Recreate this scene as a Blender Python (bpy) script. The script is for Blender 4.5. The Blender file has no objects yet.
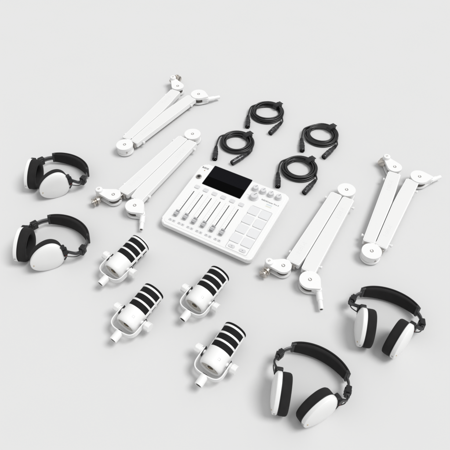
import bpy, bmesh, math, random
from mathutils import Vector, Matrix
PI = math.pi
sc = bpy.context.scene
col = sc.collection

# ------------------------------------------------------------------ camera
EL, DIST, FPX = math.radians(49), 1.595, 522.0       # focal length in pixels of a 450 px wide picture
cd = bpy.data.cameras.new('camera'); cam = bpy.data.objects.new('camera', cd); col.objects.link(cam)
cam.location = (0, -math.cos(EL)*DIST, math.sin(EL)*DIST)
cam.rotation_euler = (PI/2 - EL, 0, 0)
cd.sensor_width = 36; cd.lens = FPX/450*36; cd.clip_start = .05; cd.clip_end = 60
sc.camera = cam
CF = Vector((0, math.cos(EL), -math.sin(EL))); CU = Vector((0, math.sin(EL), math.cos(EL)))

def G(x, y, z=0.0, o=(0, 0), s=1.0):
    """point of the photo (crop origin o, crop scale s) -> place on the table at height z"""
    x = o[0] + x/s; y = o[1] + y/s
    d = CF + Vector((1, 0, 0))*((x-225)/FPX) + CU*((225-y)/FPX)
    t = (z - cam.location.z)/d.z
    return cam.location + d*t

# ------------------------------------------------------------------ materials
def mat(name, base, rough=.5, metal=0, spec=.5, bump=0, bscale=200, var=0, vscale=20, sheen=0, coat=0, bdist=.001):
    m = bpy.data.materials.new(name); m.use_nodes = True
    nt = m.node_tree; b = nt.nodes['Principled BSDF']
    b.inputs['Base Color'].default_value = (*base, 1)
    b.inputs['Roughness'].default_value = rough
    b.inputs['Metallic'].default_value = metal
    b.inputs['Specular IOR Level'].default_value = spec
    if sheen: b.inputs['Sheen Weight'].default_value = sheen; b.inputs['Sheen Roughness'].default_value = .6
    if coat: b.inputs['Coat Weight'].default_value = coat; b.inputs['Coat Roughness'].default_value = .08
    tc = nt.nodes.new('ShaderNodeTexCoord')
    if bump:
        n = nt.nodes.new('ShaderNodeTexNoise'); n.inputs['Scale'].default_value = bscale; n.inputs['Detail'].default_value = 3
        nt.links.new(tc.outputs['Object'], n.inputs['Vector'])
        bp = nt.nodes.new('ShaderNodeBump'); bp.inputs['Strength'].default_value = bump; bp.inputs['Distance'].default_value = bdist
        nt.links.new(n.outputs['Fac'], bp.inputs['Height']); nt.links.new(bp.outputs['Normal'], b.inputs['Normal'])
    if var:
        n = nt.nodes.new('ShaderNodeTexNoise'); n.inputs['Scale'].default_value = vscale; n.inputs['Detail'].default_value = 5
        nt.links.new(tc.outputs['Object'], n.inputs['Vector'])
        mx = nt.nodes.new('ShaderNodeMix'); mx.data_type = 'RGBA'
        mx.inputs[6].default_value = (*[c*(1-var) for c in base], 1); mx.inputs[7].default_value = (*[min(.95, c*(1+var)) for c in base], 1)
        nt.links.new(n.outputs['Fac'], mx.inputs[0]); nt.links.new(mx.outputs[2], b.inputs['Base Color'])
    return m

M = {}
M['ground'] = mat('studio_paper', (.675, .675, .675), 1, spec=.0, bump=.12, bscale=900, var=.008, vscale=6, bdist=.0004)
M['white'] = mat('white_plastic', (.825, .825, .822), .42, spec=.45, bump=.12, bscale=1500, bdist=.0002)
M['gloss_white'] = mat('satin_white_shell', (.825, .825, .82), .30, spec=.5, bump=.06, bscale=900, bdist=.0002)
M['sleeve'] = mat('white_silicone_sleeve', (.755, .755, .752), .62, spec=.35, bump=.15, bscale=1200, bdist=.0003)
M['arm_white'] = mat('white_powder_coat', (.83, .83, .827), .34, spec=.5, bump=.1, bscale=1600, bdist=.0002)
M['light_grey'] = mat('pale_grey_rubber', (.73, .733, .742), .5, spec=.4)
M['pale'] = mat('pale_grey_key', (.66, .66, .67), .45)
M['mid_grey'] = mat('mid_grey_print', (.33, .33, .34), .6)
M['seam'] = mat('seam_grey', (.42, .42, .42), .7)
M['knob'] = mat('clear_grey_knob', (.68, .68, .69), .28, spec=.6)
M['fader'] = mat('grey_fader_cap', (.44, .44, .45), .3, spec=.6)
M['black'] = mat('black_plastic', (.012, .012, .013), .4, spec=.4, bump=.1, bscale=900, bdist=.0003)
M['rubber'] = mat('black_cable_rubber', (.0085, .0085, .009), .34, spec=.6, bump=.1, bscale=400, bdist=.0004)
M['slot'] = mat('fader_slot_black', (.012, .012, .012), .7)
M['fabric'] = mat('black_alcantara', (.021, .0203, .0205), .95, spec=.12, bump=.6, bscale=1400, var=.25, vscale=60, sheen=.03, bdist=.0006)
M['cloth'] = mat('black_driver_cloth', (.004, .004, .004), .95, spec=.1)
M['dark_grey'] = mat('dark_grey_plastic', (.020, .020, .021), .4, spec=.45, bump=.1, bscale=800, bdist=.0003)
M['gunmetal'] = mat('brushed_gunmetal', (.17, .17, .175), .3, metal=1, bump=.15, bscale=500, bdist=.0003)
M['dark_metal'] = mat('black_chrome', (.075, .075, .078), .3, metal=1)
M['nickel'] = mat('satin_nickel', (.62, .585, .54), .28, metal=1, bump=.1, bscale=700, bdist=.0003)
M['steel'] = mat('screw_steel', (.42, .40, .38), .32, metal=1)
M['core'] = mat('dark_bronze_core', (.10, .092, .085), .45, metal=.6)
M['warm_grey'] = mat('warm_grey_plate', (.56, .535, .49), .5, spec=.4, var=.05, vscale=120)
M['gold'] = mat('gold_contact', (.55, .42, .22), .4, metal=1)
M['red'] = mat('red_marker', (.18, .015, .012), .5)
M['orange'] = mat('amber_lamp', (.40, .24, .08), .5)
M['blue'] = mat('blue_print', (.46, .56, .62), .6)
M['olive'] = mat('yellow_print', (.62, .62, .48), .6)
M['print'] = mat('dark_print', (.12, .12, .125), .6)
M['faint'] = mat('faint_grey_print', (.56, .56, .56), .6)

def mesh_mat():
    m = mat('black_grille_mesh', (.012, .012, .012), .75, spec=.15)
    nt = m.node_tree; b = nt.nodes['Principled BSDF']
    tc = nt.nodes.new('ShaderNodeTexCoord')
    v = nt.nodes.new('ShaderNodeTexVoronoi'); v.inputs['Scale'].default_value = 650
    nt.links.new(tc.outputs['Object'], v.inputs['Vector'])
    r = nt.nodes.new('ShaderNodeValToRGB'); r.color_ramp.elements[0].position = .1; r.color_ramp.elements[1].position = .6
    r.color_ramp.elements[0].color = (.002, .002, .002, 1); r.color_ramp.elements[1].color = (.013, .013, .0135, 1)
    nt.links.new(v.outputs['Distance'], r.inputs['Fac']); nt.links.new(r.outputs['Color'], b.inputs['Base Color'])
    bp = nt.nodes.new('ShaderNodeBump'); bp.inputs['Strength'].default_value = .5; bp.inputs['Distance'].default_value = .0004
    nt.links.new(v.outputs['Distance'], bp.inputs['Height']); nt.links.new(bp.outputs['Normal'], b.inputs['Normal'])
    return m
M['mesh'] = mesh_mat()

def screen_mat():
    m = mat('dark_display_glass', (.004, .004, .005), .3, spec=.04)
    nt = m.node_tree; b = nt.nodes['Principled BSDF']
    tc = nt.nodes.new('ShaderNodeTexCoord'); sx = nt.nodes.new('ShaderNodeSeparateXYZ')
    nt.links.new(tc.outputs['Generated'], sx.inputs['Vector'])
    r = nt.nodes.new('ShaderNodeValToRGB'); r.color_ramp.interpolation = 'CONSTANT'  # two flat tones, paler in the upper part, painted in place of glass reflections
    r.color_ramp.elements[0].color = (.0006, .0006, .0007, 1); r.color_ramp.elements[1].position = .42
    r.color_ramp.elements[1].color = (.0065, .0065, .0085, 1)
    nt.links.new(sx.outputs['Y'], r.inputs['Fac']); nt.links.new(r.outputs['Color'], b.inputs['Base Color'])
    return m
M['screen'] = screen_mat()

# ------------------------------------------------------------------ mesh helpers
def finish(bm, name, m, parent=None, angle=35, loc=None, rot=None):
    bmesh.ops.remove_doubles(bm, verts=bm.verts[:], dist=1e-6)
    bmesh.ops.recalc_face_normals(bm, faces=bm.faces[:])
    me = bpy.data.meshes.new(name); bm.to_mesh(me); bm.free()
    for p in me.polygons: p.use_smooth = True
    me.set_sharp_from_angle(angle=math.radians(angle))
    me.materials.append(M[m])
    o = bpy.data.objects.new(name, me); col.objects.link(o)
    if parent: o.parent = parent
    wn = o.modifiers.new('weighted', 'WEIGHTED_NORMAL'); wn.keep_sharp = True; wn.weight = 90
    if loc is not None: o.location = loc
    if rot is not None: o.rotation_euler = rot
    return o

def BM(): return bmesh.new()

def prism(bm, pts, z0, z1, bev=0, seg=3, T=None, bevbot=None):
    """closed outline pts extruded z0..z1, rims bevelled"""
    tmp = bmesh.new()
    lo = [tmp.verts.new((p[0], p[1], z0)) for p in pts]; hi = [tmp.verts.new((p[0], p[1], z1)) for p in pts]
    n = len(pts)
    tmp.faces.new(lo[::-1]); tmp.faces.new(hi)
    for i in range(n): tmp.faces.new((lo[i], lo[(i+1) % n], hi[(i+1) % n], hi[i]))
    if bev:
        top = [e for e in tmp.edges if all(v in hi for v in e.verts)]
        bot = [e for e in tmp.edges if all(v in lo for v in e.verts)]
        bmesh.ops.bevel(tmp, geom=top, offset=bev, segments=seg, affect='EDGES', profile=.5, clamp_overlap=True)
        bb = bev if bevbot is None else bevbot
        if bb:
            bot = [e for e in tmp.edges if all(abs(v.co.z-z0) < 1e-7 for v in e.verts)]
            bmesh.ops.bevel(tmp, geom=bot, offset=bb, segments=seg, affect='EDGES', profile=.5, clamp_overlap=True)
    merge(bm, tmp, T)

def merge(bm, tmp, T=None):
    if T is not None: bmesh.ops.transform(tmp, matrix=T, verts=tmp.verts[:])
    me = bpy.data.meshes.new('tmp'); tmp.to_mesh(me); tmp.free(); bm.from_mesh(me); bpy.data.meshes.remove(me)

def rrect(w, h, r, cx=0, cy=0, n=5):
    r = min(r, w/2-1e-5, h/2-1e-5); out = []
    for k, (sx, sy) in enumerate(((1, 1), (-1, 1), (-1, -1), (1, -1))):
        for i in range(n+1):
            a = k*PI/2 + i/n*PI/2
            out.append((cx + sx*(w/2-r) + r*math.cos(a), cy + sy*(h/2-r) + r*math.sin(a)))
    return out

def rpoly(pts, r, n=4):
    """convex or mild polygon with rounded corners"""
    out = []; N = len(pts)
    for i in range(N):
        p = Vector(pts[i][:2]); a = Vector(pts[i-1][:2]); b = Vector(pts[(i+1) % N][:2])
        da = (a-p).normalized(); db = (b-p).normalized()
        ang = da.angle(db)
        if ang > math.radians(168): out.append((p.x, p.y)); continue
        t = min(r/math.tan(ang/2), (a-p).length*.45, (b-p).length*.45)
        q0 = p+da*t; q1 = p+db*t
        for k in range(n+1):
            u = k/n; out.append(tuple((q0*(1-u)**2 + p*2*u*(1-u) + q1*u*u)))
    return out

def box(bm, w, d, h, c=(0, 0, 0), r=.001, bev=.0008, T=None, seg=2):
    T0 = Matrix.Translation(c)
    if T is not None: T0 = T @ T0
    prism(bm, rrect(w, d, r), -h/2, h/2, bev, seg, T0)

def circle(r, cx=0, cy=0, n=40): return [(cx+r*math.cos(2*PI*i/n), cy+r*math.sin(2*PI*i/n)) for i in range(n)]

def hull2(c1, r1, c2, r2, n=36):
    """outline of the hull of two circles"""
    c1 = Vector(c1[:2]); c2 = Vector(c2[:2]); d = c2-c1; L = d.length; a0 = math.atan2(d.y, d.x)
    if L <= abs(r1-r2): return circle(r1, *c1, n)
    b = math.acos((r1-r2)/L); out = []
    for i in range(n+1):
        a = a0+b + (2*PI-2*b)*i/n; out.append((c1.x+r1*math.cos(a), c1.y+r1*math.sin(a)))
    for i in range(n//2+1):
        a = a0-b + 2*b*i/(n//2); out.append((c2.x+r2*math.cos(a), c2.y+r2*math.sin(a)))
    return out

def frame(d, up=(0, 0, 1)):
    """matrix whose Z runs along d"""
    z = Vector(d).normalized(); u = Vector(up)
    if abs(z.dot(u)) > .98: u = Vector((0, 1, 0))
    x = u.cross(z).normalized(); y = z.cross(x)
    return Matrix((x, y, z)).transposed().to_4x4()

def lathe(bm, prof, n=48, T=None, a0=0, a1=2*PI):
    """prof: (radius, z) list around Z"""
    tmp = bmesh.new(); full = abs(a1-a0-2*PI) < 1e-6; rings = []
    cnt = n if full else n+1
    for r, z in prof:
        if r < 1e-6: rings.append([tmp.verts.new((0, 0, z))])
        else: rings.append([tmp.verts.new((r*math.cos(a0+(a1-a0)*i/n), r*math.sin(a0+(a1-a0)*i/n), z)) for i in range(cnt)])
    for A, B in zip(rings, rings[1:]):
        for i in range(n):
            j = (i+1) % cnt
            if len(A) == 1 and len(B) == 1: continue
            if len(A) == 1: tmp.faces.new((A[0], B[j], B[i]))
            elif len(B) == 1: tmp.faces.new((A[i], A[j], B[0]))
            else: tmp.faces.new((A[i], A[j], B[j], B[i]))
    merge(bm, tmp, T)

def cyl(bm, p0, p1, r0, r1=None, bev=.001, n=32):
    p0 = Vector(p0); p1 = Vector(p1); r1 = r0 if r1 is None else r1; L = (p1-p0).length; b = min(bev, L/3, r0/2, r1/2)
    T = Matrix.Translation(p0) @ frame(p1-p0)
    lathe(bm, [(0, 0), (r0-b, 0), (r0-b*.3, b*.3), (r0, b), (r1, L-b), (r1-b*.3, L-b*.3), (r1-b, L), (0, L)], n, T)

def tube(bm, pts, r, n=10, radii=None, cap=True):
    tmp = bmesh.new(); pts = [Vector(p) for p in pts]; N = len(pts); rings = []
    up = Vector((0, 0, 1)); prev = None
    for i, p in enumerate(pts):
        t = (pts[min(i+1, N-1)] - pts[max(i-1, 0)]).normalized()
        if prev is None: x = t.cross(up if abs(t.z) < .9 else Vector((0, 1, 0))).normalized()
        else: x = (prev - t*prev.dot(t)).normalized()
        prev = x; y = t.cross(x); rr = radii[i] if radii else r
        rings.append([tmp.verts.new(p + (x*math.cos(2*PI*k/n) + y*math.sin(2*PI*k/n))*rr) for k in range(n)])
    for A, B in zip(rings, rings[1:]):
        for k in range(n): tmp.faces.new((A[k], A[(k+1) % n], B[(k+1) % n], B[k]))
    if cap: tmp.faces.new(rings[0][::-1]); tmp.faces.new(rings[-1])
    merge(bm, tmp)

def sweep(bm, path, sections):
    """path: list of 4x4 frames, sections: list of outlines [(x,y)] same count"""
    tmp = bmesh.new(); rings = []
    for F, S in zip(path, sections): rings.append([tmp.verts.new(F @ Vector((x, y, 0))) for x, y in S])
    n = len(rings[0])
    for A, B in zip(rings, rings[1:]):
        for k in range(n): tmp.faces.new((A[k], A[(k+1) % n], B[(k+1) % n], B[k]))
    tmp.faces.new(rings[0][::-1]); tmp.faces.new(rings[-1])
    merge(bm, tmp)

def spline(pts, n=12):
    """Catmull-Rom through points"""
    P = [Vector(p) for p in pts]; P = [P[0]*2-P[1]] + P + [P[-1]*2-P[-2]]; out = []
    for i in range(1, len(P)-2):
        for k in range(n):
            t = k/n; a, b, c, d = P[i-1:i+3]
            out.append(.5*((2*b) + (c-a)*t + (2*a-5*b+4*c-d)*t*t + (3*b-a-3*c+d)*t**3))
    out.append(P[-2]); return out

def text(name, s, size, m, parent, T, ext=.00015, align='CENTER', spacing=1.0, bold=0):
    cu = bpy.data.curves.new('txt', 'FONT'); cu.body = s; cu.size = size; cu.extrude = ext; cu.align_x = align; cu.align_y = 'CENTER'
    cu.space_character = spacing; cu.resolution_u = 3; cu.offset = bold
    o = bpy.data.objects.new('txt', cu); col.objects.link(o); bpy.context.view_layer.update()
    me = bpy.data.meshes.new_from_object(o); bpy.data.objects.remove(o)
    me.transform(T); me.name = name; me.materials.clear(); me.materials.append(M[m])
    r = bpy.data.objects.new(name, me); col.objects.link(r); r.parent = parent
    return r

def thing(name, label, cat, loc=(0, 0, 0), rz=0, group=None):
    o = bpy.data.objects.new(name, None); col.objects.link(o); o.empty_display_size = .05
    o.location = loc; o.rotation_euler = (0, 0, rz); o['label'] = label; o['category'] = cat
    if group: o['group'] = group
    return o

# ------------------------------------------------------------------ ground
bm = BM()
bmesh.ops.create_grid(bm, x_segments=1, y_segments=1, size=14)
g = finish(bm, 'ground', 'ground'); g.location = (0, 4, 0)
g['kind'] = 'structure'; g['label'] = 'plain light grey studio surface under all the gear'

# ------------------------------------------------------------------ mixing console
def console():
    t = thing('mixing_console', 'white mixing console with six faders, knobs, pads and a dark screen', 'mixing console',
              (.0008, .0305, 0), math.radians(-29.45))
    th = math.atan(.028/.27); TP = Matrix.Translation((0, 0, .041)) @ Matrix.Rotation(th, 4, 'X')   # the sloping top plane
    def P(u, v, h=0): return TP @ Matrix.Translation((u/1000, v/1000, h/1000))
    b = BM(); prism(b, rrect(.305*1.018, .266, .017, .001, 0, 8), -.019, 0, .0045, 4, TP, .003); body = finish(b, 'body', 'white', t, 40)
    # lower shell: wedge down to the table
    b = BM(); o = rrect(.286, .240, .014, .001, 0, 6); o2 = rrect(.272, .228, .012, .001, 0, 6)
    tmp = bmesh.new()
    up = [tmp.verts.new(TP @ Vector((x, y, -.0185))) for x, y in o]
    lo = [tmp.verts.new((x, y-.002, .003)) for x, y in o2]
    for i in range(len(up)): tmp.faces.new((lo[i], lo[(i+1) % len(up)], up[(i+1) % len(up)], up[i]))
    tmp.faces.new(up); tmp.faces.new(lo[::-1]); merge(b, tmp); finish(b, 'lower_shell', 'white', t, 30)
    for sx in (-1, 1):
        for sy in (-1, 1):
            b = BM(); cyl(b, (sx*.115, sy*.095, 0), (sx*.115, sy*.095, .0045), .009, .009, .001); finish(b, 'foot', 'dark_grey', t)
    b = BM(); prism(b, rrect(.291, .250, .011, .0008, 0, 8), 0, .0007, .0004, 2, TP, 0); finish(b, 'faceplate', 'white', t, 40)
    # seam shadow gap round the face plate and bright trim line at the right edge
    F = .7
    b = BM(); prism(b, rrect(.1352, .0835, .002, 0, 0, 3), 0, .0009, .0004, 2, P(-46, 94.7, F)); s = finish(b, 'screen', 'screen', t, 40)
    b = BM(); prism(b, rrect(.1372, .0855, .003, 0, 0, 3), 0, .0005, .0002, 1, P(-46, 94.7, F)); finish(b, 'screen_bezel', 'black', t, 40)
    # logo, lamp, power key
    text('logo', 'RØDE', .0085, 'print', t, P(-136.5, 114, F), .0001, bold=.00025)
    b = BM(); cyl(b, (0, 0, 0), (0, 0, .001), .0017, n=16); bmesh.ops.transform(b, matrix=P(-134.3, 104, F), verts=b.verts[:]); finish(b, 'indicator_lamp', 'orange', t)
    b = BM(); lathe(b, [(0, .0008), (.0045, .0008), (.005, .003), (.0078, .0034), (.0088, .0026), (.009, 0)], 32, P(-137, 72.5, F)); k = finish(b, 'headphone_socket', 'steel', t)
    b = BM(); cyl(b, (0, 0, .0008), (0, 0, .0016), .0042, n=24); bmesh.ops.transform(b, matrix=P(-137, 72.5, F), verts=b.verts[:]); finish(b, 'socket_hole', 'slot', k)
    # channels
    for i in range(6):
        u = -120.5 + 31.35*i
        b = BM(); prism(b, rrect(.0165, .0125, .0025), 0, .0022, .0007, 2, P(u+1, 34, F)); finish(b, 'channel_button', 'pale', t)
        b = BM(); prism(b, rrect(.0023, .100, .0011), 0, .00025, 0, 1, P(u+.7, -34.5, F)); finish(b, 'fader_slot', 'slot', t)
        b = BM()
        for q in range(11):                                           # printed scale beside the slot
            prism(b, rrect(.0032 if q % 5 else .005, .0006, .0002, 0, 0, 1), 0, .00012, 0, 1, P(u-6.5, -80+q*9.2, F))
        sc_ = finish(b, 'fader_scale', 'faint', t)
        b = BM()
        prism(b, rrect(.0007, .115, .0003, 0, 0, 1), 0, .00012, 0, 1, P(u-13.2, -38, F))
        if i: finish(b, 'divider_line', 'faint', t)
        else: b.free()
        b = BM(); T = P(u, -85 + (.8 if i % 2 else 0), F)             # fader cap: waisted block with a ridge
        prism(b, rrect(.0125, .0215, .003), .0018, .0065, .0014, 3, T)
        prism(b, rrect(.0110, .0045, .0015, 0, .0072), .0066, .0105, .0012, 3, T)
        prism(b, rrect(.0110, .0045, .0015, 0, -.0072), .0066, .0105, .0012, 3, T)
        prism(b, rrect(.0100, .0095, .002, 0, 0), .0060, .0078, .0008, 2, T)
        k = finish(b, 'fader_cap', 'fader', t)
        b = BM(); prism(b, rrect(.0098, .0012, .0004), .0079, .0083, 0, 1, T); finish(b, 'cap_line', 'white', k)
        for d in (-6.2, 6.2):
            b = BM(); prism(b, rrect(.0100, .0068, .0016), 0, .0016, .0005, 2, P(u+d, -111.5, F)); k = finish(b, 'channel_key', 'pale', t)
            b = BM(); prism(b, rrect(.0042, .0026, .0008), .0016, .00175, 0, 1, P(u+d, -111.5, F)); finish(b, 'key_mark', 'mid_grey', k)
    # knobs
    def knob(u, v, r, h, name):
        k = None
        b = BM(); lathe(b, [(0, h), (r*.62, h), (r*.72, h*.985), (r*.78, h*.92), (r*.84, h*.45), (r*.9, h*.25), (r, h*.18), (r, .0004), (r*.9, 0)], 40, P(u, v, F))
        k = finish(b, name, 'knob', t, 30)
        b = BM(); box(b, r*.16, r*.85, .0006, (0, r*.38, h+.0001), .0002, .0001, P(u, v, F) @ Matrix.Rotation(math.radians(-25), 4, 'Z')); finish(b, 'pointer', 'mid_grey', k)
        b = BM()
        for q in range(28):
            a = 2*PI*q/28; box(b, .0005, .0006, h*.5, (r*.81*math.cos(a), r*.81*math.sin(a), h*.62), .0001, 0, P(u, v, F) )
        finish(b, 'grip_ribs', 'knob', k)
    for i in range(4): knob(47.3+26.3*i, 108.8, .0105, .012, 'level_knob')
    knob(58.7, 77, .0142, .014, 'encoder_knob')
    b = BM(); prism(b, rrect(.012, .0007, .0002, 0, 0, 1), 0, .00012, 0, 1, P(38, 79, F)); finish(b, 'encoder_tick', 'mid_grey', t)
    text('console_logo', 'RØDECaster Pro II', .0072, 'print', t, P(111, 81, F), .0001, spacing=1.02, bold=.00012)
    b = BM()
    for q in range(2): prism(b, rrect(.019, .0011, .0003, 0, 0, 1), 0, .00012, 0, 1, P(113, 72.5-q*2.6, F))
    finish(b, 'printed_line', 'blue', t)
    b = BM()
    for q in range(2): prism(b, rrect(.019, .0011, .0003, 0, 0, 1), 0, .00012, 0, 1, P(113.5, 65.5-q*2.6, F))
    finish(b, 'printed_line', 'olive', t)
    # pad block
    b = BM()
    W, H, lw = .069, .171, .0009
    ring = rrect(W, H, .004, 0, 0, 4); inn = rrect(W-2*lw, H-2*lw, .0032, 0, 0, 4)
    tmp = bmesh.new(); T = P(101.5, -37, F+.12)
    A = [tmp.verts.new(T @ Vector((x, y, 0))) for x, y in ring]; B_ = [tmp.verts.new(T @ Vector((x, y, 0))) for x, y in inn]
    for i in range(len(A)): tmp.faces.new((A[i], A[(i+1) % len(A)], B_[(i+1) % len(A)], B_[i]))
    merge(b, tmp); finish(b, 'pad_border', 'mid_grey', t)
    for r in range(4):
        for c in range(2):
            b = BM(); prism(b, rrect(.0305, .0300, .0022), 0, .0022, .0009, 3, P(81.8+37.2*c, 30.5-37.2*r, F)); k = finish(b, 'trigger_pad', 'light_grey', t)
    for c in range(2):
        b = BM(); prism(b, rrect(.021, .0105, .005, 0, 0, 6), 0, .0016, .0005, 2, P(83.5+35.5*c, -111, F)); k = finish(b, 'bank_key', 'pale', t)
        b = BM(); prism(b, [(-.002, 0), (.0015, -.0022), (.0015, .0022)] if c == 0 else [(.002, 0), (-.0015, .0022), (-.0015, -.0022)], .0016, .0018, 0, 1, P(83.5+35.5*c, -111, F)); finish(b, 'arrow_mark', 'mid_grey', k)
    return t
console()

# ------------------------------------------------------------------ cables
def cable(center, R, female, seed, label):
    rnd = random.Random(seed); c = G(*center, .008)
    t = thing('microphone_cable', label, 'audio cable', (c.x, c.y, 0), 0, 'coiled black microphone cables')
    r = .0028; turns = 9; pts = []
    male_top = Vector((-.0715, -.020, .0085)); male_end = Vector((-.0765, -.088, .0085))
    fs, fe = Vector((*female[0], .010)), Vector((*female[1], .0085))
    a_start, a_end = math.radians(128), math.radians(128) - 2*PI*turns - math.radians(158)
    N = 480; slots = [(rnd.uniform(-.4, .4)) for _ in range(12)]
    lay = [(0, 0), (1, 0), (2, 0), (3, 0), (.5, 1), (1.5, 1), (2.5, 1), (1, 2), (2, 2)]
    lay += [(3.1, 1)]; rnd.shuffle(lay); lay = [(.6, 1)] + lay[:turns-1] + [(0, 1.2), (0, .6), (0, .6)]
    def smooth(u): u = max(0, min(1, u)); return u*u*(3-2*u)
    for i in range(N+1):
        f = i/N; a = a_start + (a_end-a_start)*f; q = f*turns*1.03
        k = int(q); w = smooth((q-k-.75)/.25)
        l0, l1 = lay[k], lay[k+1]
        lr = l0[0]*(1-w)+l1[0]*w; lz = l0[1]*(1-w)+l1[1]*w
        rr = R - .0030 - lr*.0064 + .0016*math.sin(2*a+seed+q) + .0010*math.sin(5*f*9+seed)
        z = r + .0006 + lz*.0056
        pts.append(Vector((rr*math.cos(a)*1.0, rr*math.sin(a)*.985, z)))
    head = spline([male_top, male_top+Vector((.004, .022, .002)), male_top+Vector((.013, .046, .005)), pts[0]], 8)
    d = (fs-fe).normalized()
    tail = spline([pts[-1], fs+d*.006, fs], 8)
    allp = head[:-1] + pts + tail[1:]
    for _ in range(3):
        allp = [allp[0]] + [(allp[i-1]+allp[i]*2+allp[i+1])/4 for i in range(1, len(allp)-1)] + [allp[-1]]
    b = BM(); tube(b, allp, r, 10); finish(b, 'cord', 'rubber', t, 60)
    # connectors: strain relief, grip, shell, nose
    for p0, p1, male in ((male_top, male_end, True), (fs, fe, False)):
        L = (p1-p0).length; k0 = L/.07
        T = Matrix.Translation(p0) @ frame(p1-p0)
        b = BM(); lathe(b, [(.0032, -.001), (.0046, .001), (.0052, .010*k0), (.0066, .018*k0), (.0074, .026*k0), (.0078, .027*k0)] , 24, T)
        for q in range(5): lathe(b, [(.0046+q*.0004, .004+q*.003), (.0055+q*.0004, .005+q*.003), (.0048+q*.0004, .006+q*.003)], 20, T)
        s = finish(b, 'strain_relief', 'black', t, 50)
        b = BM(); lathe(b, [(.0070, .026*k0), (.0086, .028*k0), (.0090, .032*k0), (.0088, .040*k0), (.0094, .042*k0), (.0095, L-.003), (.0090, L-.0008), (.0084, L), (.0076, L), (.0074, L-.010), (0, L-.010)], 32, T)
        s = finish(b, 'connector_shell', 'dark_metal', t, 30)
        b = BM()
        if male:
            for q in range(3):
                a = PI/2+q*2*PI/3; p = T @ Vector((.0038*math.cos(a), .0038*math.sin(a), L-.010)); e = T @ Vector((.0038*math.cos(a), .0038*math.sin(a), L-.0015)); cyl(b, p, e, .0012, bev=.0003, n=10)
            finish(b, 'contact_pin', 'steel', s)
        else:
            lathe(b, [(0, L-.002), (.0070, L-.002), (.0072, L-.004)], 24, T); finish(b, 'insert', 'black', s)
            b = BM(); up = T.inverted().to_3x3() @ Vector((0, 0, 1)); up.z = 0; up.normalize()
            p = T @ (up*.0092 + Vector((0, 0, L-.020))); e = T @ (up*.0092 + Vector((0, 0, L-.008)))
            Tb = Matrix.Translation((p+e)/2) @ frame(e-p); box(b, .005, .003, .012, (0, 0, 0), .001, .0006, Tb); finish(b, 'release_tab', 'gunmetal', s)
        b = BM(); lathe(b, [(.0096, L*.60), (.0099, L*.605), (.0099, L*.63), (.0096, L*.635)], 32, T); finish(b, 'colour_ring', 'gunmetal', s)
    # hook-and-loop strap round the bundle
    a = math.radians(40); rc = R-.0125; p = Vector((rc*math.cos(a), rc*math.sin(a), .0095))
    tang = Vector((-math.sin(a), math.cos(a), 0)); rad = Vector((math.cos(a), math.sin(a), 0))
    T = Matrix.Translation(p) @ Matrix((rad, Vector((0, 0, 1)), tang)).transposed().to_4x4()
    outer = rrect(.031, .0195, .007, 0, 0.001, 5); b = BM()
    prism(b, outer, -.0095, .0095, .0012, 2, T); s = finish(b, 'cable_strap', 'black', t, 40)
    b = BM(); box(b, .013, .0022, .019, (.0135, .0095, 0), .0008, .0006, T @ Matrix.Rotation(math.radians(-6), 4, 'Z')); finish(b, 'strap_end', 'dark_grey', s, 40)
    return t

cable((236.7, 142.5), .0635, ((.046, -.052), (-.018, -.108)), 1, 'coiled black cable lying closest to the dark screen of the console')
cable((267.2, 112.2), .0650, ((.050, -.062), (.004, -.124)), 2, 'coiled black cable farthest from the console, topmost of the four coils')
cable((321.1, 134.7), .0640, ((.046, -.060), (-.006, -.121)), 3, 'coiled black cable lying farthest right of the four coils')
cable((298.9, 168.3), .0640, ((.050, -.058), (.006, -.116)), 4, 'coiled black cable lying closest to the console knobs, lowest of the four coils')

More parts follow.
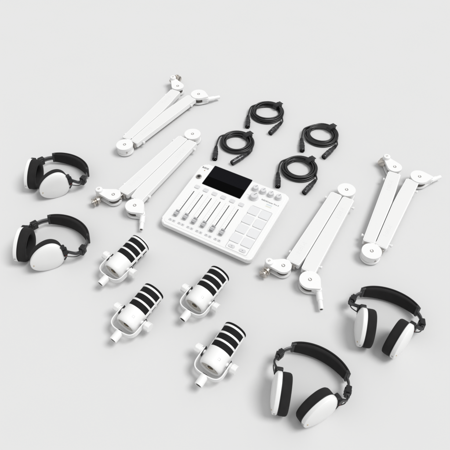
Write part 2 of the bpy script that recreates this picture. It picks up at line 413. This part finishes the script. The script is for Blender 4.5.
# ------------------------------------------------------------------ microphones
def microphone(pivot, face, nose, label, mark=True, twist=0):
    R = .031; o = G(*pivot, R); n = G(*nose, R); d = n-o; yaw = math.atan2(d.y, d.x) - PI/2 - math.radians(4)
    t = thing('microphone', label, 'microphone', (o.x, o.y, 0), yaw, 'white striped microphones')
    t.rotation_mode = 'XYZ'; t.rotation_euler = (math.radians(5), 0, yaw); t.location.z = .0026
    Y = Matrix.Translation((0, 0, R)) @ Matrix.Rotation(-PI/2, 4, 'X')         # lathe axis (z) -> +y
    S = 1.0
    b = BM(); lathe(b, [(.0232, -.0262), (.0240, -.0292), (.0256, -.0302), (.0276, -.0290), (.0296, -.0262), (.0308, -.0215), (.0310, -.017), (.0310, .0175), (.0302, .0182), (.020, .0182)], 72, Y)
    body = finish(b, 'body', 'gloss_white', t, 50)
    b = BM(); lathe(b, [(0, -.0258), (.0235, -.0258), (.0240, -.0285)], 60, Y); pl = finish(b, 'connector_plate', 'warm_grey', t, 30)
    # socket in the plate
    T = Y @ Matrix.Translation((0, .001, -.0258)) @ Matrix.Rotation(PI, 4, 'X')
    b = BM(); lathe(b, [(.0078, 0), (.0080, .0006), (.0072, .0009), (.0064, .0004), (.0062, 0), (0, 0.0001)], 32, T); sk = finish(b, 'socket', 'core', pl, 40)
    b = BM()
    for q in range(3):
        a = PI/2 + q*2*PI/3; box(b, .0026, .0026, .002, (.0040*math.cos(a), .0040*math.sin(a), .001), .001, .0003, T)
    finish(b, 'contact', 'gold', sk)
    b = BM(); lathe(b, [(0, .0003), (.0016, .0003), (.0016, 0)], 16, T @ Matrix.Translation((.0150, -.004, 0))); lathe(b, [(0, .0003), (.0016, .0003), (.0016, 0)], 16, T @ Matrix.Translation((-.0150, -.004, 0))); finish(b, 'plate_screw', 'steel', pl)
    # black mesh tube under the white cage
    b = BM(); lathe(b, [(.0290, .017), (.0298, .019), (.0298, .081), (.0290, .0825)], 72, Y); finish(b, 'grille_mesh', 'mesh', t, 50)
    # cage: rings and side ribs with rounded windows
    b = BM()
    for y0, y1 in ((.0172, .0185), (.0345, .0405), (.0565, .0625), (.0785, .0845)):
        lathe(b, [(.0292, y0), (.0307, y0+.0003), (.0310, y0+.0010), (.0310, y1-.0010), (.0307, y1-.0003), (.0292, y1)], 72, Y)
    for a in (math.radians(4), math.radians(163)):                          # ribs along both sides
        w = math.radians(10)
        tmp = bmesh.new(); rows = []
        for k in range(7):
            aa = a - w + 2*w*k/6; e = .0310 if 0 < k < 6 else .0296
            rows.append([tmp.verts.new((e*math.cos(aa), e*math.sin(aa), y)) for y in (.018, .0800)])
        for A, B_ in zip(rows, rows[1:]): tmp.faces.new((A[0], B_[0], B_[1], A[1]))
        merge(b, tmp, Matrix.Translation((0, 0, R)) @ Matrix(((1, 0, 0, 0), (0, 0, 1, 0), (0, 1, 0, 0), (0, 0, 0, 1))))
    finish(b, 'grille_cage', 'gloss_white', t, 40)
    b = BM(); lathe(b, [(.0296, .0837), (.0304, .0850), (.0304, .0872), (.0292, .0880)], 72, Y); finish(b, 'nose_band', 'mesh', t, 50)
    b = BM(); lathe(b, [(.0292, .0878), (.0303, .0882), (.0305, .0892), (.0298, .0904), (.0275, .0912), (0, .0916)], 72, Y); finish(b, 'nose_cap', 'mesh' if mark else 'gloss_white', t, 50)
    if mark:   # small square emblem on the body
        T = Matrix.Translation((0, 0, R)) @ Matrix.Rotation(math.radians(28), 4, 'Y') @ Matrix.Translation((0, -.006, .03095))
        b = BM()
        ro = rrect(.0068, .0068, .0015, 0, 0, 3); ri = rrect(.0046, .0046, .001, 0, 0, 3)
        tmp = bmesh.new()
        def vz(x): return math.sqrt(.03118**2-x*x)-.03095
        A = [tmp.verts.new((x, y, vz(x))) for x, y in ro]; B_ = [tmp.verts.new((x, y, vz(x))) for x, y in ri]
        for i in range(len(A)): tmp.faces.new((A[i], A[(i+1) % len(A)], B_[(i+1) % len(A)], B_[i]))
        merge(b, tmp, T); finish(b, 'emblem', 'faint', body)
    # yoke: flat strip bent to a U round the bottom of the body
    pathc = [(-.0385, .009), (-.0385, 0), (-.0385, -.020), (-.0375, -.0335), (-.0325, -.0430), (-.0235, -.0480), (-.0120, -.0498), (0, -.0500)]
    pathc = pathc + [(-x, y) for x, y in pathc[-2::-1]]
    pathc = [p.to_tuple() for p in spline([(x, y, 0) for x, y in pathc], 5)]
    th = .0015; tmp = bmesh.new(); rings = []
    for i, (x, y, _) in enumerate(pathc):
        a = Vector(pathc[max(i-1, 0)]); c = Vector(pathc[min(i+1, len(pathc)-1)]); tt = (c-a).normalized(); nn = Vector((-tt.y, tt.x, 0))
        s = i/(len(pathc)-1); hw = .0085 if .04 < s < .96 else .0062
        p = Vector((x, y, R)); q = [(-th, -hw+.0006), (-th+.0006, -hw), (th-.0006, -hw), (th, -hw+.0006), (th, hw-.0006), (th-.0006, hw), (-th+.0006, hw), (-th, hw-.0006)]
        rings.append([tmp.verts.new(p + nn*u + Vector((0, 0, v))) for u, v in q])
    for A, B_ in zip(rings, rings[1:]):
        for k in range(8): tmp.faces.new((A[k], A[(k+1) % 8], B_[(k+1) % 8], B_[k]))
    tmp.faces.new(rings[0][::-1]); tmp.faces.new(rings[-1])
    b = BM(); merge(b, tmp); yk = finish(b, 'yoke', 'white', t, 35)
    b = BM(); prism(b, rrect(.0150, .0058, .0029), 0, .003, .0006, 2, Matrix.Translation((0, -.0490, R+.002)) @ Matrix.Rotation(-PI/2, 4, 'X')); finish(b, 'mount_nut', 'dark_metal', yk)
    # threaded mount: hollow cylinder
    T = Matrix.Translation((0, -.0500, R)) @ Matrix.Rotation(PI/2, 4, 'X') @ Matrix.Rotation(math.radians(twist), 4, 'X')
    b = BM(); lathe(b, [(.0050, 0), (.0098, 0), (.0105, .0012), (.0105, .0265), (.0099, .0275), (.0082, .0275), (.0076, .026), (.0074, .020)], 40, T); mt = finish(b, 'stand_mount', 'gloss_white', t, 35)
    b = BM(); lathe(b, [(.0078, .0255), (.0072, .0262), (.0070, .012), (0, .012)], 32, T); finish(b, 'thread', 'steel', mt)
    b = BM(); lathe(b, [(.0071, .0145), (0, .0145)], 32, T); finish(b, 'hole', 'slot', mt)
    # side knobs
    for sx in (-1, 1):
        T = Matrix.Translation((sx*.0400, 0, R)) @ frame((sx, 0, 0))
        b = BM(); oct_ = [(.0124*math.cos(PI/8+q*PI/4), .0124*math.sin(PI/8+q*PI/4)) for q in range(8)]
        prism(b, rpoly(oct_, .0035, 3), .0035, .0185, .0018, 3, T); lathe(b, [(.0075, 0), (.0085, .0005), (.0085, .0040)], 32, T); finish(b, 'side_knob', 'gloss_white', t, 30)
        b = BM(); lathe(b, [(.0060, -.0105), (.0060, -.0012), (.006, .0006)], 32, T); finish(b, 'pivot_boss', 'white', t)
        b = BM(); box(b, .0016, .026, .0125, (sx*.0362, .0005, R), .0006, .0005); finish(b, 'yoke_liner', 'black', yk)
    return t

def mic(o, s, piv, nose, label, mark=True):
    f = lambda p: (o[0]+p[0]/s, o[1]+p[1]/s)
    microphone(f(piv), None, f(nose), label, mark)
mic((95, 230), 7.5, (191, 257), (353, 86), 'white striped microphone closest to the console front left corner and the arm post', False)
mic((105, 280), 7.5, (213, 275), (374, 72), 'white striped microphone farthest to the lower left, with faint square mark')
mic((175, 265), 7.5, (195, 245), (342, 50), 'white striped microphone directly below the console front edge')
mic((190, 320), 6.43, (172, 247), (296, 42), 'white striped microphone nearest to the camera, beside the bottom headphones')

# ------------------------------------------------------------------ headphones
def egg(s=1.0, n=64, L=.0475, W=.042):
    out = []
    for i in range(n):
        a = 2*PI*i/n; c, q = math.cos(a), math.sin(a)
        e = 2/2.25; x = math.copysign(abs(c)**e, c); y = math.copysign(abs(q)**e, q)
        taper = 1 + .19*x - .06*x*x
        out.append((L*x*s, W*y*taper*s - .0095*((1-x)/2)**2*(.55+.45*s)))
    return out

def loft(bm, loops, T=None, cap0=True, cap1=True):
    tmp = bmesh.new(); R_ = [[tmp.verts.new(p) for p in L] for L in loops]; n = len(R_[0])
    for A, B in zip(R_, R_[1:]):
        for k in range(n): tmp.faces.new((A[k], A[(k+1) % n], B[(k+1) % n], B[k]))
    if cap0: tmp.faces.new(R_[0][::-1])
    if cap1: tmp.faces.new(R_[-1])
    merge(bm, tmp, T)

def headphones(mid, yaw, cups, label, h=.064, halfw=.090, group='white headphones with black pads', tip_gold=(1,)):
    """mid: middle of the chord between the slider blocks; cups: per side (x, y, long-axis angle clockwise from +y in the world, tilt)"""
    t = thing('headphones', label, 'headphones', (mid[0], mid[1], 0), yaw, group)
    def zc(y): return .0215 + (.044-.0215)*max(0, min(1, (h-y)/(h+.075)))
    slope = -(.044-.0215)/(h+.075)
    # headband arc
    def arc(a): return Vector((halfw*math.cos(a)*.97, h*math.sin(a) if math.sin(a) > 0 else .09*math.sin(a), 0))
    def fr(a):
        p = arc(a); q = arc(a+.01); r_ = arc(a-.01); tt = (q-r_); tt.z = 0
        p.z = zc(p.y); tt.z = slope*tt.y; tt.normalize()
        up = Vector((0, -slope, 1)).normalized()*1.0; up = (up - tt*up.dot(tt)).normalized(); out = tt.cross(up)   # points outwards
        M4 = Matrix((out, up, tt)).transposed().to_4x4(); M4.translation = p; return M4
    a0, a1 = math.radians(36), math.radians(144)
    N = 40
    def sec(w, hh, r, off=0): return rrect(w, hh, r, off, 0, 4)
    fs = [fr(a0+(a1-a0)*i/N) for i in range(N+1)]
    b = BM(); S_ = []
    for i in range(N+1):
        u = abs(2*i/N-1); S_.append(sec(.0042, .039 - .006*u*u, .002, .0042))
    sweep(b, fs, S_); finish(b, 'headband', 'fabric', t, 50)
    b = BM(); S_ = []
    for i in range(N+1):
        u = abs(2*i/N-1); th = .0115*(1-.45*u**3) if u < .97 else .005
        S_.append(rrect(th, .037-.006*u*u - (.004 if u > .96 else 0), .0045 if u < .97 else .002, .0022-th/2, 0, 4))
    sweep(b, fs, S_); finish(b, 'headband_pad', 'fabric', t, 50)
    for sgn, aa in ((1, a0), (-1, a1)):
        F = fr(aa); b = BM()
        sweep(b, [F @ Matrix.Translation((0, 0, z)) for z in (-.0055, -.0048, .0048, .0055)], [sec(.0085, .031, .003, .0016), sec(.0098, .0328, .003, .0016), sec(.0098, .0328, .003, .0016), sec(.0085, .031, .003, .0016)])
        clip = finish(b, 'headband_clip', 'dark_grey', t, 40)
        cx, cy, ang, tilt = cups[0 if sgn < 0 else 1]
        lr = -ang - yaw                                                    # long axis rotation from local +y (ccw)
        L = Vector((-math.sin(lr), math.cos(lr), 0)); nrm = Vector((L.y, -L.x, 0))*sgn
        ctr = Vector((cx, cy, .0425)); top = ctr + L*.050 + nrm*.012
        # slider rail from band end to lock block, then hinge to the cup top
        p0 = F.translation + Vector((sgn*.0005, 0, 0)); blk = Vector((sgn*halfw*1.0, -.004, zc(-.004)))
        mid_ = (p0+blk)/2 + Vector((sgn*.004, .001, 0))
        pts = spline([p0, mid_, blk], 8); b = BM(); frs = []
        for i, p in enumerate(pts):
            tt = (pts[min(i+1, len(pts)-1)]-pts[max(i-1, 0)]).normalized(); up = Vector((0, 0, 1)); up = (up-tt*up.dot(tt)).normalized(); out = tt.cross(up)
            M4 = Matrix((out, up, tt)).transposed().to_4x4(); M4.translation = p; frs.append(M4)
        sweep(b, frs, [sec(.0030, .017, .001)]*len(frs)); sl = finish(b, 'slider', 'gunmetal', t, 40)
        b = BM(); frs2 = [f for f in frs]
        sweep(b, frs2, [rrect(.0052, .006, .001, 0, 0, 3)]*len(frs2)); finish(b, 'slider_rib', 'black', sl, 40)
        # lock block
        tt = frs[-1].to_3x3() @ Vector((0, 0, 1)); TB = frs[-1].copy()
        b = BM(); box(b, .0135, .027, .019, (0, 0, -.001), .0025, .0016, TB); box(b, .0165, .015, .009, (0, 0, -.0005), .003, .001, TB)
        lk = finish(b, 'lock_block', 'black', t, 35)
        b = BM(); box(b, .0030, .021, .0022, (sgn*0+.0072, 0, .0035), .0006, .0004, TB); box(b, .0030, .021, .0022, (.0072, 0, -.0045), .0006, .0004, TB); finish(b, 'lock_rib', 'dark_grey', lk, 35)
        # hinge stem to yoke over the cup top
        hp = top + L*.0065 - nrm*.002 + Vector((0, 0, .004))
        q0 = TB @ Vector((0, 0, .009)); pm = (q0+hp)/2 + Vector((sgn*.007, -.002, 0))
        pth = spline([q0, pm, hp], 8); b = BM(); frs = []
        for i, p in enumerate(pth):
            tt = (pth[min(i+1, len(pth)-1)]-pth[max(i-1, 0)]).normalized(); up = Vector((0, 0, 1)); up = (up-tt*up.dot(tt)).normalized(); out = tt.cross(up)
            M4 = Matrix((out, up, tt)).transposed().to_4x4(); M4.translation = p; frs.append(M4)
        sweep(b, frs, [sec(.0045, .011, .0015)]*len(frs)); hs = finish(b, 'hinge_arm', 'dark_metal', t, 40)
        b = BM(); cyl(b, q0+Vector((0, 0, -.008)), q0+Vector((0, 0, .0085)), .0042, bev=.0008, n=20); finish(b, 'hinge_pin', 'dark_grey', hs)
        b = BM()                                                          # bent lead from slider into the cup
        e0 = q0+Vector((sgn*.003, 0, -.006)); e1 = top - Vector((0, 0, .006)) + nrm*.002
        tube(b, spline([e0, (e0+e1)/2+Vector((sgn*.004, -.002, -.004)), e1-L*.004], 8), .0014, 8); finish(b, 'lead_wire', 'rubber', t)
        b = BM(); cyl(b, e1-L*.0015, e1+L*.0020+Vector((sgn*.0005, 0, 0)), .0015, bev=.0003, n=16); finish(b, 'marker_ring', 'red' if sgn > 0 else 'black', t)
        # cup: frame with X=long axis, Y=up(z) , Z=outward normal
        C4 = Matrix((L, Vector((0, 0, 1)), nrm)).transposed().to_4x4(); C4.translation = ctr
        C4 = C4 @ Matrix.Rotation(math.radians(-tilt), 4, 'X')
        if C4.to_3x3().determinant() < 0: pass
        def lp(s, z, dx=0, dz=0): return [(x+dx, y, z + dz*(x/.05)) for x, y in egg(s)]
        b = BM()
        loft(b, [lp(.90, -.002), lp(.985, -.001), lp(1.0, .001), lp(.995, .0080), lp(.985, .0092), lp(.965, .0100, .0002, .0003), lp(.92, .0111, .0004, .0008), lp(.84, .0128, .0008, .0014), lp(.72, .0146, .0012, .0016), lp(.55, .0161, .0014, .0014), lp(.32, .0172, .001, .0008), lp(.1, .0176, 0, 0)], C4)
        sh = finish(b, 'ear_cup_shell', 'gloss_white', t, 50)
        # yoke bracket over the cup top
        b = BM(); TBk = C4 @ Matrix.Translation((.0495, .004, .004)); box(b, .0105, .036, .015, (0, 0, 0), .0030, .0025, TBk, 3); box(b, .012, .016, .019, (.003, 0, .002), .003, .002, TBk, 3)
        finish(b, 'cup_bracket', 'black', t, 35)
        b = BM(); tube(b, [C4 @ Vector(p) for p in spline([(.043, -.024, .0095), (.0505, -.014, .0100), (.053, 0, .0105), (.0505, .014, .0100), (.043, .024, .0095)], 6)], .0022, 10); finish(b, 'cup_yoke', 'dark_grey', t, 50)
        # ear pad
        b = BM()
        loft(b, [lp(.90, -.001), lp(.975, -.0025), lp(1.0, -.006), lp(1.0, -.017), lp(.985, -.0210), lp(.945, -.0238), lp(.885, -.0250), lp(.80, -.0250), lp(.70, -.0242), lp(.635, -.0222), lp(.600, -.018), lp(.59, -.010), lp(.59, -.006)], C4, False, False)
        pd = finish(b, 'ear_pad', 'fabric', t, 60)
        b = BM(); loft(b, [lp(.60, -.0065), lp(.4, -.0060), lp(.1, -.0058)], C4); finish(b, 'driver_cloth', 'cloth', pd)
        b = BM(); tube(b, [C4 @ Vector(p) for p in lp(.992, -.0022)] + [C4 @ Vector(lp(.992, -.0022)[0])], .0008, 6); finish(b, 'pad_seam', 'black', pd, 60)
        # lower jack and small gold emblem near the narrow end
        T = C4 @ Matrix.Translation((-.0468, -.0095, .0050)) @ frame((-1, 0, 0))
        b = BM(); lathe(b, [(0, .0001), (.0016, .0003), (.0022, .0009), (.0025, .0006), (.0025, -.002)], 20, T); finish(b, 'jack_socket', 'dark_metal' , sh)
        T = C4 @ Matrix.Translation((-.0388, -.009, .0106)) @ Matrix.Rotation(math.radians(-16), 4, 'Y')
        b = BM(); lathe(b, [(0, .0021), (.0014, .0021), (.0016, .0016), (.0016, -.003)], 20, T); finish(b, 'gold_dot', 'gold', sh)
    return t

rd = math.radians
def HP(mid, yaw_deg, Lc, Rc, label, **k):
    y = rd(yaw_deg)
    loc = lambda c: (((c[0]-mid[0])*math.cos(y) + (c[1]-mid[1])*math.sin(y)), (-(c[0]-mid[0])*math.sin(y) + (c[1]-mid[1])*math.cos(y)), rd(c[2]), c[3])
    headphones(mid, y, (loc(Lc), loc(Rc)), label, **k)
HP((-.532, .211), -30, (-.624, .181, 4, 4), (-.541, .131, 64, 8), 'white headphones at the far left, lying above the other left pair', h=.062)
HP((-.485, -.073), -30, (-.581, -.110, 5, 4), (-.500, -.154, 66, 8), 'white headphones at the left edge, lying beside the uppermost microphone', h=.068, halfw=.093)
HP((.421, -.324), -24, (.348, -.378, 10, 4), (.434, -.414, 41, 4), 'white headphones at the right, lying below the rightmost arm', h=.060)
HP((.212, -.492), -32, (.124, -.549, 9, 4), (.211, -.589, 59, 6), 'white headphones at the bottom, nearest to the camera', h=.058, halfw=.0895)

# ------------------------------------------------------------------ microphone arms
ZT = .033
def arm(hinge, pa, pb, sa, sb, knuckle, adapter, post, label, swap=False):
    """hinge/pa/pb: photo points of the three pivots (cap tops); sa, sb: sleeve offsets (near hinge, far end), + = left of the direction"""
    H = G(*hinge, ZT+.002); A = G(*pa, ZT); B = G(*pb, ZT)
    t = thing('boom_arm', label, 'microphone arm', (H.x, H.y, 0), 0, 'folded white boom arms')
    O = Vector((H.x, H.y, 0)); A = A-O; B = B-O; A.z = B.z = 0; H = Vector((0, 0, 0))
    def screw(p, z, r=.0042, par=t):
        T = Matrix.Translation((p.x, p.y, z))
        b = BM(); lathe(b, [(r*1.25, .0), (r*1.2, .0005), (r, .0007), (r*.75, .0004), (r*.6, -.0002), (0, -.0002)], 28, T); finish(b, 'pivot_screw', 'steel', par)
    def stack(p, r, outl, z0=.004, z1=ZT, core=True):
        b = BM(); prism(b, outl, z1-.0085, z1, .0030, 4, None, .0006); tc = finish(b, 'pivot_cap', 'arm_white', t, 40)
        b = BM(); prism(b, outl, z0, z0+.0068, .0022, 3, None, .0018); finish(b, 'pivot_base', 'arm_white', t, 40)
        if core:
            b = BM(); lathe(b, [(0, z0+.0062), (r*.84, z0+.0062), (r*.84, z1-.008), (0, z1-.008)], 40, Matrix.Translation((p.x, p.y, 0))); finish(b, 'pivot_core', 'core', t, 40)
        screw(p, z1)
        return tc
    # hinge
    RH = .0285
    stack(H, RH, circle(RH, 0, 0, 56), .004, ZT+.001)
    b = BM(); lathe(b, [(0, .0115), (RH*.93, .0115), (RH*.93, .0248), (0, .0248)], 48); finish(b, 'hinge_drum', 'arm_white', t, 40)
    mean = ((A+B)/2).normalized()
    q = -mean; side = Vector((.35, -1, 0)).normalized() if mean.y > 0 else Vector((.5, .8, 0)).normalized()
    b = BM(); cyl(b, side*RH*.86 + Vector((0, 0, .018)), side*RH*.97 + Vector((0, 0, .018)), .0030, bev=.0004, n=18); finish(b, 'set_screw', 'steel', t)
    # sleeves and inner bars
    inner = {}; cents = {}
    for E, (o0, o1), flag in ((A, sa, 'a'), (B, sb, 'b')):
        L = E.length; d = E.normalized(); nn = Vector((-d.y, d.x, 0)); c0 = d*.031 + nn*o0; c1 = d*(L-.0255) + nn*o1
        dd = (c1-c0).normalized(); m = Vector((-dd.y, dd.x, 0)); cents[flag] = (c0, c1, m)
    inner_plus = 'a' if (cents['b'][1]-cents['a'][1]).dot(cents['a'][2]) > 0 else 'b'
    for flag in 'ab':
        c0, c1, m = cents[flag]; si = 1 if flag == inner_plus else -1
        inner[flag] = (c0+m*si*.0185, c1+m*si*.0205)
    open_end = swap
    for E, (o0, o1), w, flag in ((A, sa, .041, 'a'), (B, sb, .041, 'b')):
        L = E.length; d = E.normalized(); nn = Vector((-d.y, d.x, 0))
        c0 = d*.031 + nn*o0; c1 = d*(L-.0255) + nn*o1; dd = (c1-c0).normalized(); m = Vector((-dd.y, dd.x, 0))
        hw = w/2
        def shape(g):                                             # g: inset from the outline
            si = 1 if flag == inner_plus else -1                  # which side faces the other arm
            q0, q1 = c0+dd*g, c1-dd*g
            iv = []
            for f, kf in (((.05, 0), (.35, 0), (.58, .05), (.74, .45), (.88, .85)) if open_end else ((.05, 0), (.35, 0), (.88, 0))):
                ia, ib = inner['a'].__getitem__(0).lerp(inner['a'][1], f), inner['b'][0].lerp(inner['b'][1], f)
                me_, ot = (ia, ib) if flag == 'a' else (ib, ia)
                iv.append(((me_+ot)/2 - m*si*.0011).lerp(me_, kf) - m*si*g)
            A0, A1 = q0+m*si*(hw*.90-g), q1+m*si*(hw-g); B0, B1 = q0-m*si*(hw*.90-g), q1-m*si*(hw-g)
            return rpoly([B0, B1, A1] + iv[::-1] + [A0], .004, 4)
        b = BM(); prism(b, shape(0), .0125, .0312, .0040, 5, None, .006); sl = finish(b, 'sleeve', 'arm_white', t, 45)
        b = BM(); prism(b, shape(.0030), .0305, .0318, .0007, 2, None, 0); finish(b, 'sleeve_panel', 'sleeve', sl, 40)
        for z in (.0125, .0225):
            for off in (-.0065, .0065):
                b = BM(); p0 = d*.012 + nn*(o0*.55+off); p1 = d*(L-.012) + nn*(o1*.55+off); p0.z = p1.z = z; cyl(b, p0, p1, .0042, bev=.0005, n=12); finish(b, 'inner_bar', 'steel', t)
        # flat end plates peeping out of the sleeve
        for cc, s_ in ((c0, -1), (c1, 1)):
            b = BM(); Tq = Matrix.Translation((cc.x, cc.y, 0)) @ Matrix.Rotation(math.atan2(dd.y, dd.x), 4, 'Z'); prism(b, rrect(.010, w*.60, .003, s_*.0005, 0), .010, .026, .002, 2, Tq); finish(b, 'end_block', 'steel', t, 40)
        # spring studs on the outer side, near both ends
        outer = nn*(1 if (nn.dot(E-(A+B)/2)) > 0 else -1)
        for f, cc in ((.028, c0), (L-.062-.028, c0)):
            p = cc + dd*f + (outer.normalized() if abs(outer.length) > 0 else m)*(hw-.001); p.z = .022
            e = p + outer.normalized()*.0085
            b = BM(); cyl(b, p, p.lerp(e, .6), .0032, bev=.0004, n=16); cyl(b, p.lerp(e, .5), e, .0048, bev=.0012, n=20); finish(b, 'spring_stud', 'arm_white', t)
        # raised lettering
        top = cc = None
        fpos = .80 if flag == 'a' else .20
        if E.y > 0: fpos = 1-fpos if flag == 'b' else .80; fpos = .80 if flag == 'a' else .20
        p = c0.lerp(c1, .80 if flag == 'a' else .22); rot = math.atan2(dd.y, dd.x)
        if dd.y < 0: rot += PI
        text('raised_logo', 'RØDE', .019, 'sleeve', sl, Matrix.Translation((p.x, p.y, .0317)) @ Matrix.Rotation(rot, 4, 'Z') , .0003, spacing=1.05)
    # a-end: leaf shaped pivot and knuckle with threaded adapter
    K = G(*knuckle, .042) - O; K.z = 0
    stack(A, .021, hull2(A, .0235, K, .0090), .004, ZT+.001)
    b = BM(); lathe(b, [(0, .0135), (.0080, .0135), (.0105, .016), (.0118, .020), (.0118, .0405), (.0110, .0422), (.0095, .043), (0, .043)], 40, Matrix.Translation(K)); kn = finish(b, 'knuckle', 'arm_white', t, 40)
    screw(K, .043, .0026)
    b = BM(); lathe(b, [(0, .003), (.0085, .003), (.0092, .005), (.0092, .0140), (0, .0142)], 32, Matrix.Translation(K)); lathe(b, [(.0118, .024), (.0150, .0243), (.0155, .0255), (.0150, .0268), (.0118, .027)] if swap else [(.0118, .0165), (.0128, .017), (.0128, .0195), (.0118, .020)], 36, Matrix.Translation(K)); finish(b, 'swivel_joint', 'nickel', t, 40)
    P0 = G(*adapter[0], .017) - O; P1 = G(*adapter[1], .015) - O
    D = (P1-P0); D.z = 0; D.normalize(); Kz = K + Vector((0, 0, .0155))
    b = BM(); tube(b, [Kz - D*.004, Kz.lerp(P0, .5), P0], .0065, 20); finish(b, 'adapter_neck', 'nickel', t, 40)
    T = Matrix.Translation(P0) @ frame(D)
    prof = [(0, -.004), (.0085, -.004), (.0092, -.003), (.0092, .0015), (.0128, .002), (.0134, .003), (.0134, .0062), (.0126, .0070), (.0085, .0072)]
    z = .0072
    for k in range(5): prof += [(.0084, z), (.0094, z+.0008), (.0084, z+.0016)]; z += .0017
    prof += [(.0084, z), (.0125, z+.0003), (.0130, z+.0012), (.0128, z+.0034), (.0118, z+.0042), (0, z+.0042)]
    b = BM(); lathe(b, prof, 36, T); ad = finish(b, 'thread_adapter', 'nickel', t, 30)
    b = BM(); box(b, .0245, .0042, .0034, (0, 0, z+.0055), .0014, .0008, T @ Matrix.Rotation(.9, 4, 'Z'), 2); finish(b, 'adapter_slot', 'steel', ad)
    # b-end: disc pivot with the spigot post
    Q0 = G(*post[0], .018) - O; Q1 = G(*post[1], .016) - O; Q0.z = .018; Q1.z = .015
    pd = (Q1-Q0).normalized()
    stack(B, .0285, hull2(B, .0290, Vector((Q0.x, Q0.y, 0)), .0050), .004, ZT+.001)
    b = BM(); prism(b, hull2(B+(Q0-B)*.1, .017, Vector((Q0.x, Q0.y, 0)), .0082), .0100, .0270, .003, 3); finish(b, 'post_bracket', 'arm_white', t, 40)
    T = Matrix.Translation(Q0) @ frame(pd); LL = (Q1-Q0).length
    b = BM(); lathe(b, [(0, -.006), (.0078, -.005), (.0084, -.003), (.0084, LL*.52), (.0078, LL*.55), (.0066, LL*.56), (.0066, LL-.001), (.0058, LL), (.0040, LL), (.0038, LL-.006), (0, LL-.006)], 32, T); ps = finish(b, 'post', 'arm_white', t, 35)
    b = BM(); lathe(b, [(0, LL-.004), (.0038, LL-.004), (.0039, LL-.0002)], 20, T); finish(b, 'post_hole', 'steel', ps)
    return t

def X(o, s, *pts): return [(o[0]+x/s, o[1]+y/s) for x, y in pts]
arm((124.5, 144.2), (177.7, 86.1), (198.6, 94.2), (.012, -.006), (-.009, .010),
    X((155, 70), 6.43, (115, 45))[0], X((155, 70), 6.43, (135, 48), (160, 66)), X((155, 70), 6.43, (335, 190), (415, 172)),
    'folded white boom arm at the upper left, farthest from the camera', swap=True)
arm((192.5, 133.6), (113.3, 194.6), (134.7, 205.5), (-.015, .014), (.017, -.012),
    X((85, 180), 7.5, (103, 68))[0], X((85, 180), 7.5, (100, 150), (45, 182)), X((120, 190), 9, (205, 230), (190, 355)),
    'folded white boom arm along the left side of the console')
arm((346.7, 189.3), (283.3, 265.7), (310, 279.7), (-.017, .014), (.016, -.014),
    X((255, 240), 5.625, (80, 118))[0], X((255, 240), 5.625, (68, 172), (28, 212)), X((255, 240), 5.625, (357, 285), (373, 390)),
    'folded white boom arm between the console and the right headphones, hinge at top')
arm((371.9, 250.7), (394.7, 166.9), (419.6, 176.7), (.014, -.005), (-.014, .012),
    X((375, 145), 6.43, (77, 72))[0], X((375, 145), 6.43, (58, 100), (34, 126)), X((375, 145), 6.43, (355, 228), (420, 203)),
    'folded white boom arm at the far right, hinge nearest the camera', swap=True)

# ------------------------------------------------------------------ light
w = bpy.data.worlds.new('World'); sc.world = w; w.use_nodes = True
bg = w.node_tree.nodes['Background']; bg.inputs['Color'].default_value = (1, 1, 1, 1); bg.inputs['Strength'].default_value = .635
sd = bpy.data.lights.new('softbox_key', 'SUN'); sd.energy = 2.03; sd.angle = math.radians(26); sd.color = (1, .998, .995)
so = bpy.data.objects.new('softbox_key', sd); col.objects.link(so)
ldir = Vector((.70, -.03, 1.20)).normalized()            # towards the light
so.rotation_euler = ldir.to_track_quat('Z', 'Y').to_euler(); so.location = ldir*3

sc.view_settings.view_transform = 'Standard'; sc.view_settings.look = 'None'
sc.view_settings.exposure = 0; sc.view_settings.gamma = 1
sc.render.resolution_x = 1024; sc.render.resolution_y = 1024
sc.render.engine = 'CYCLES'
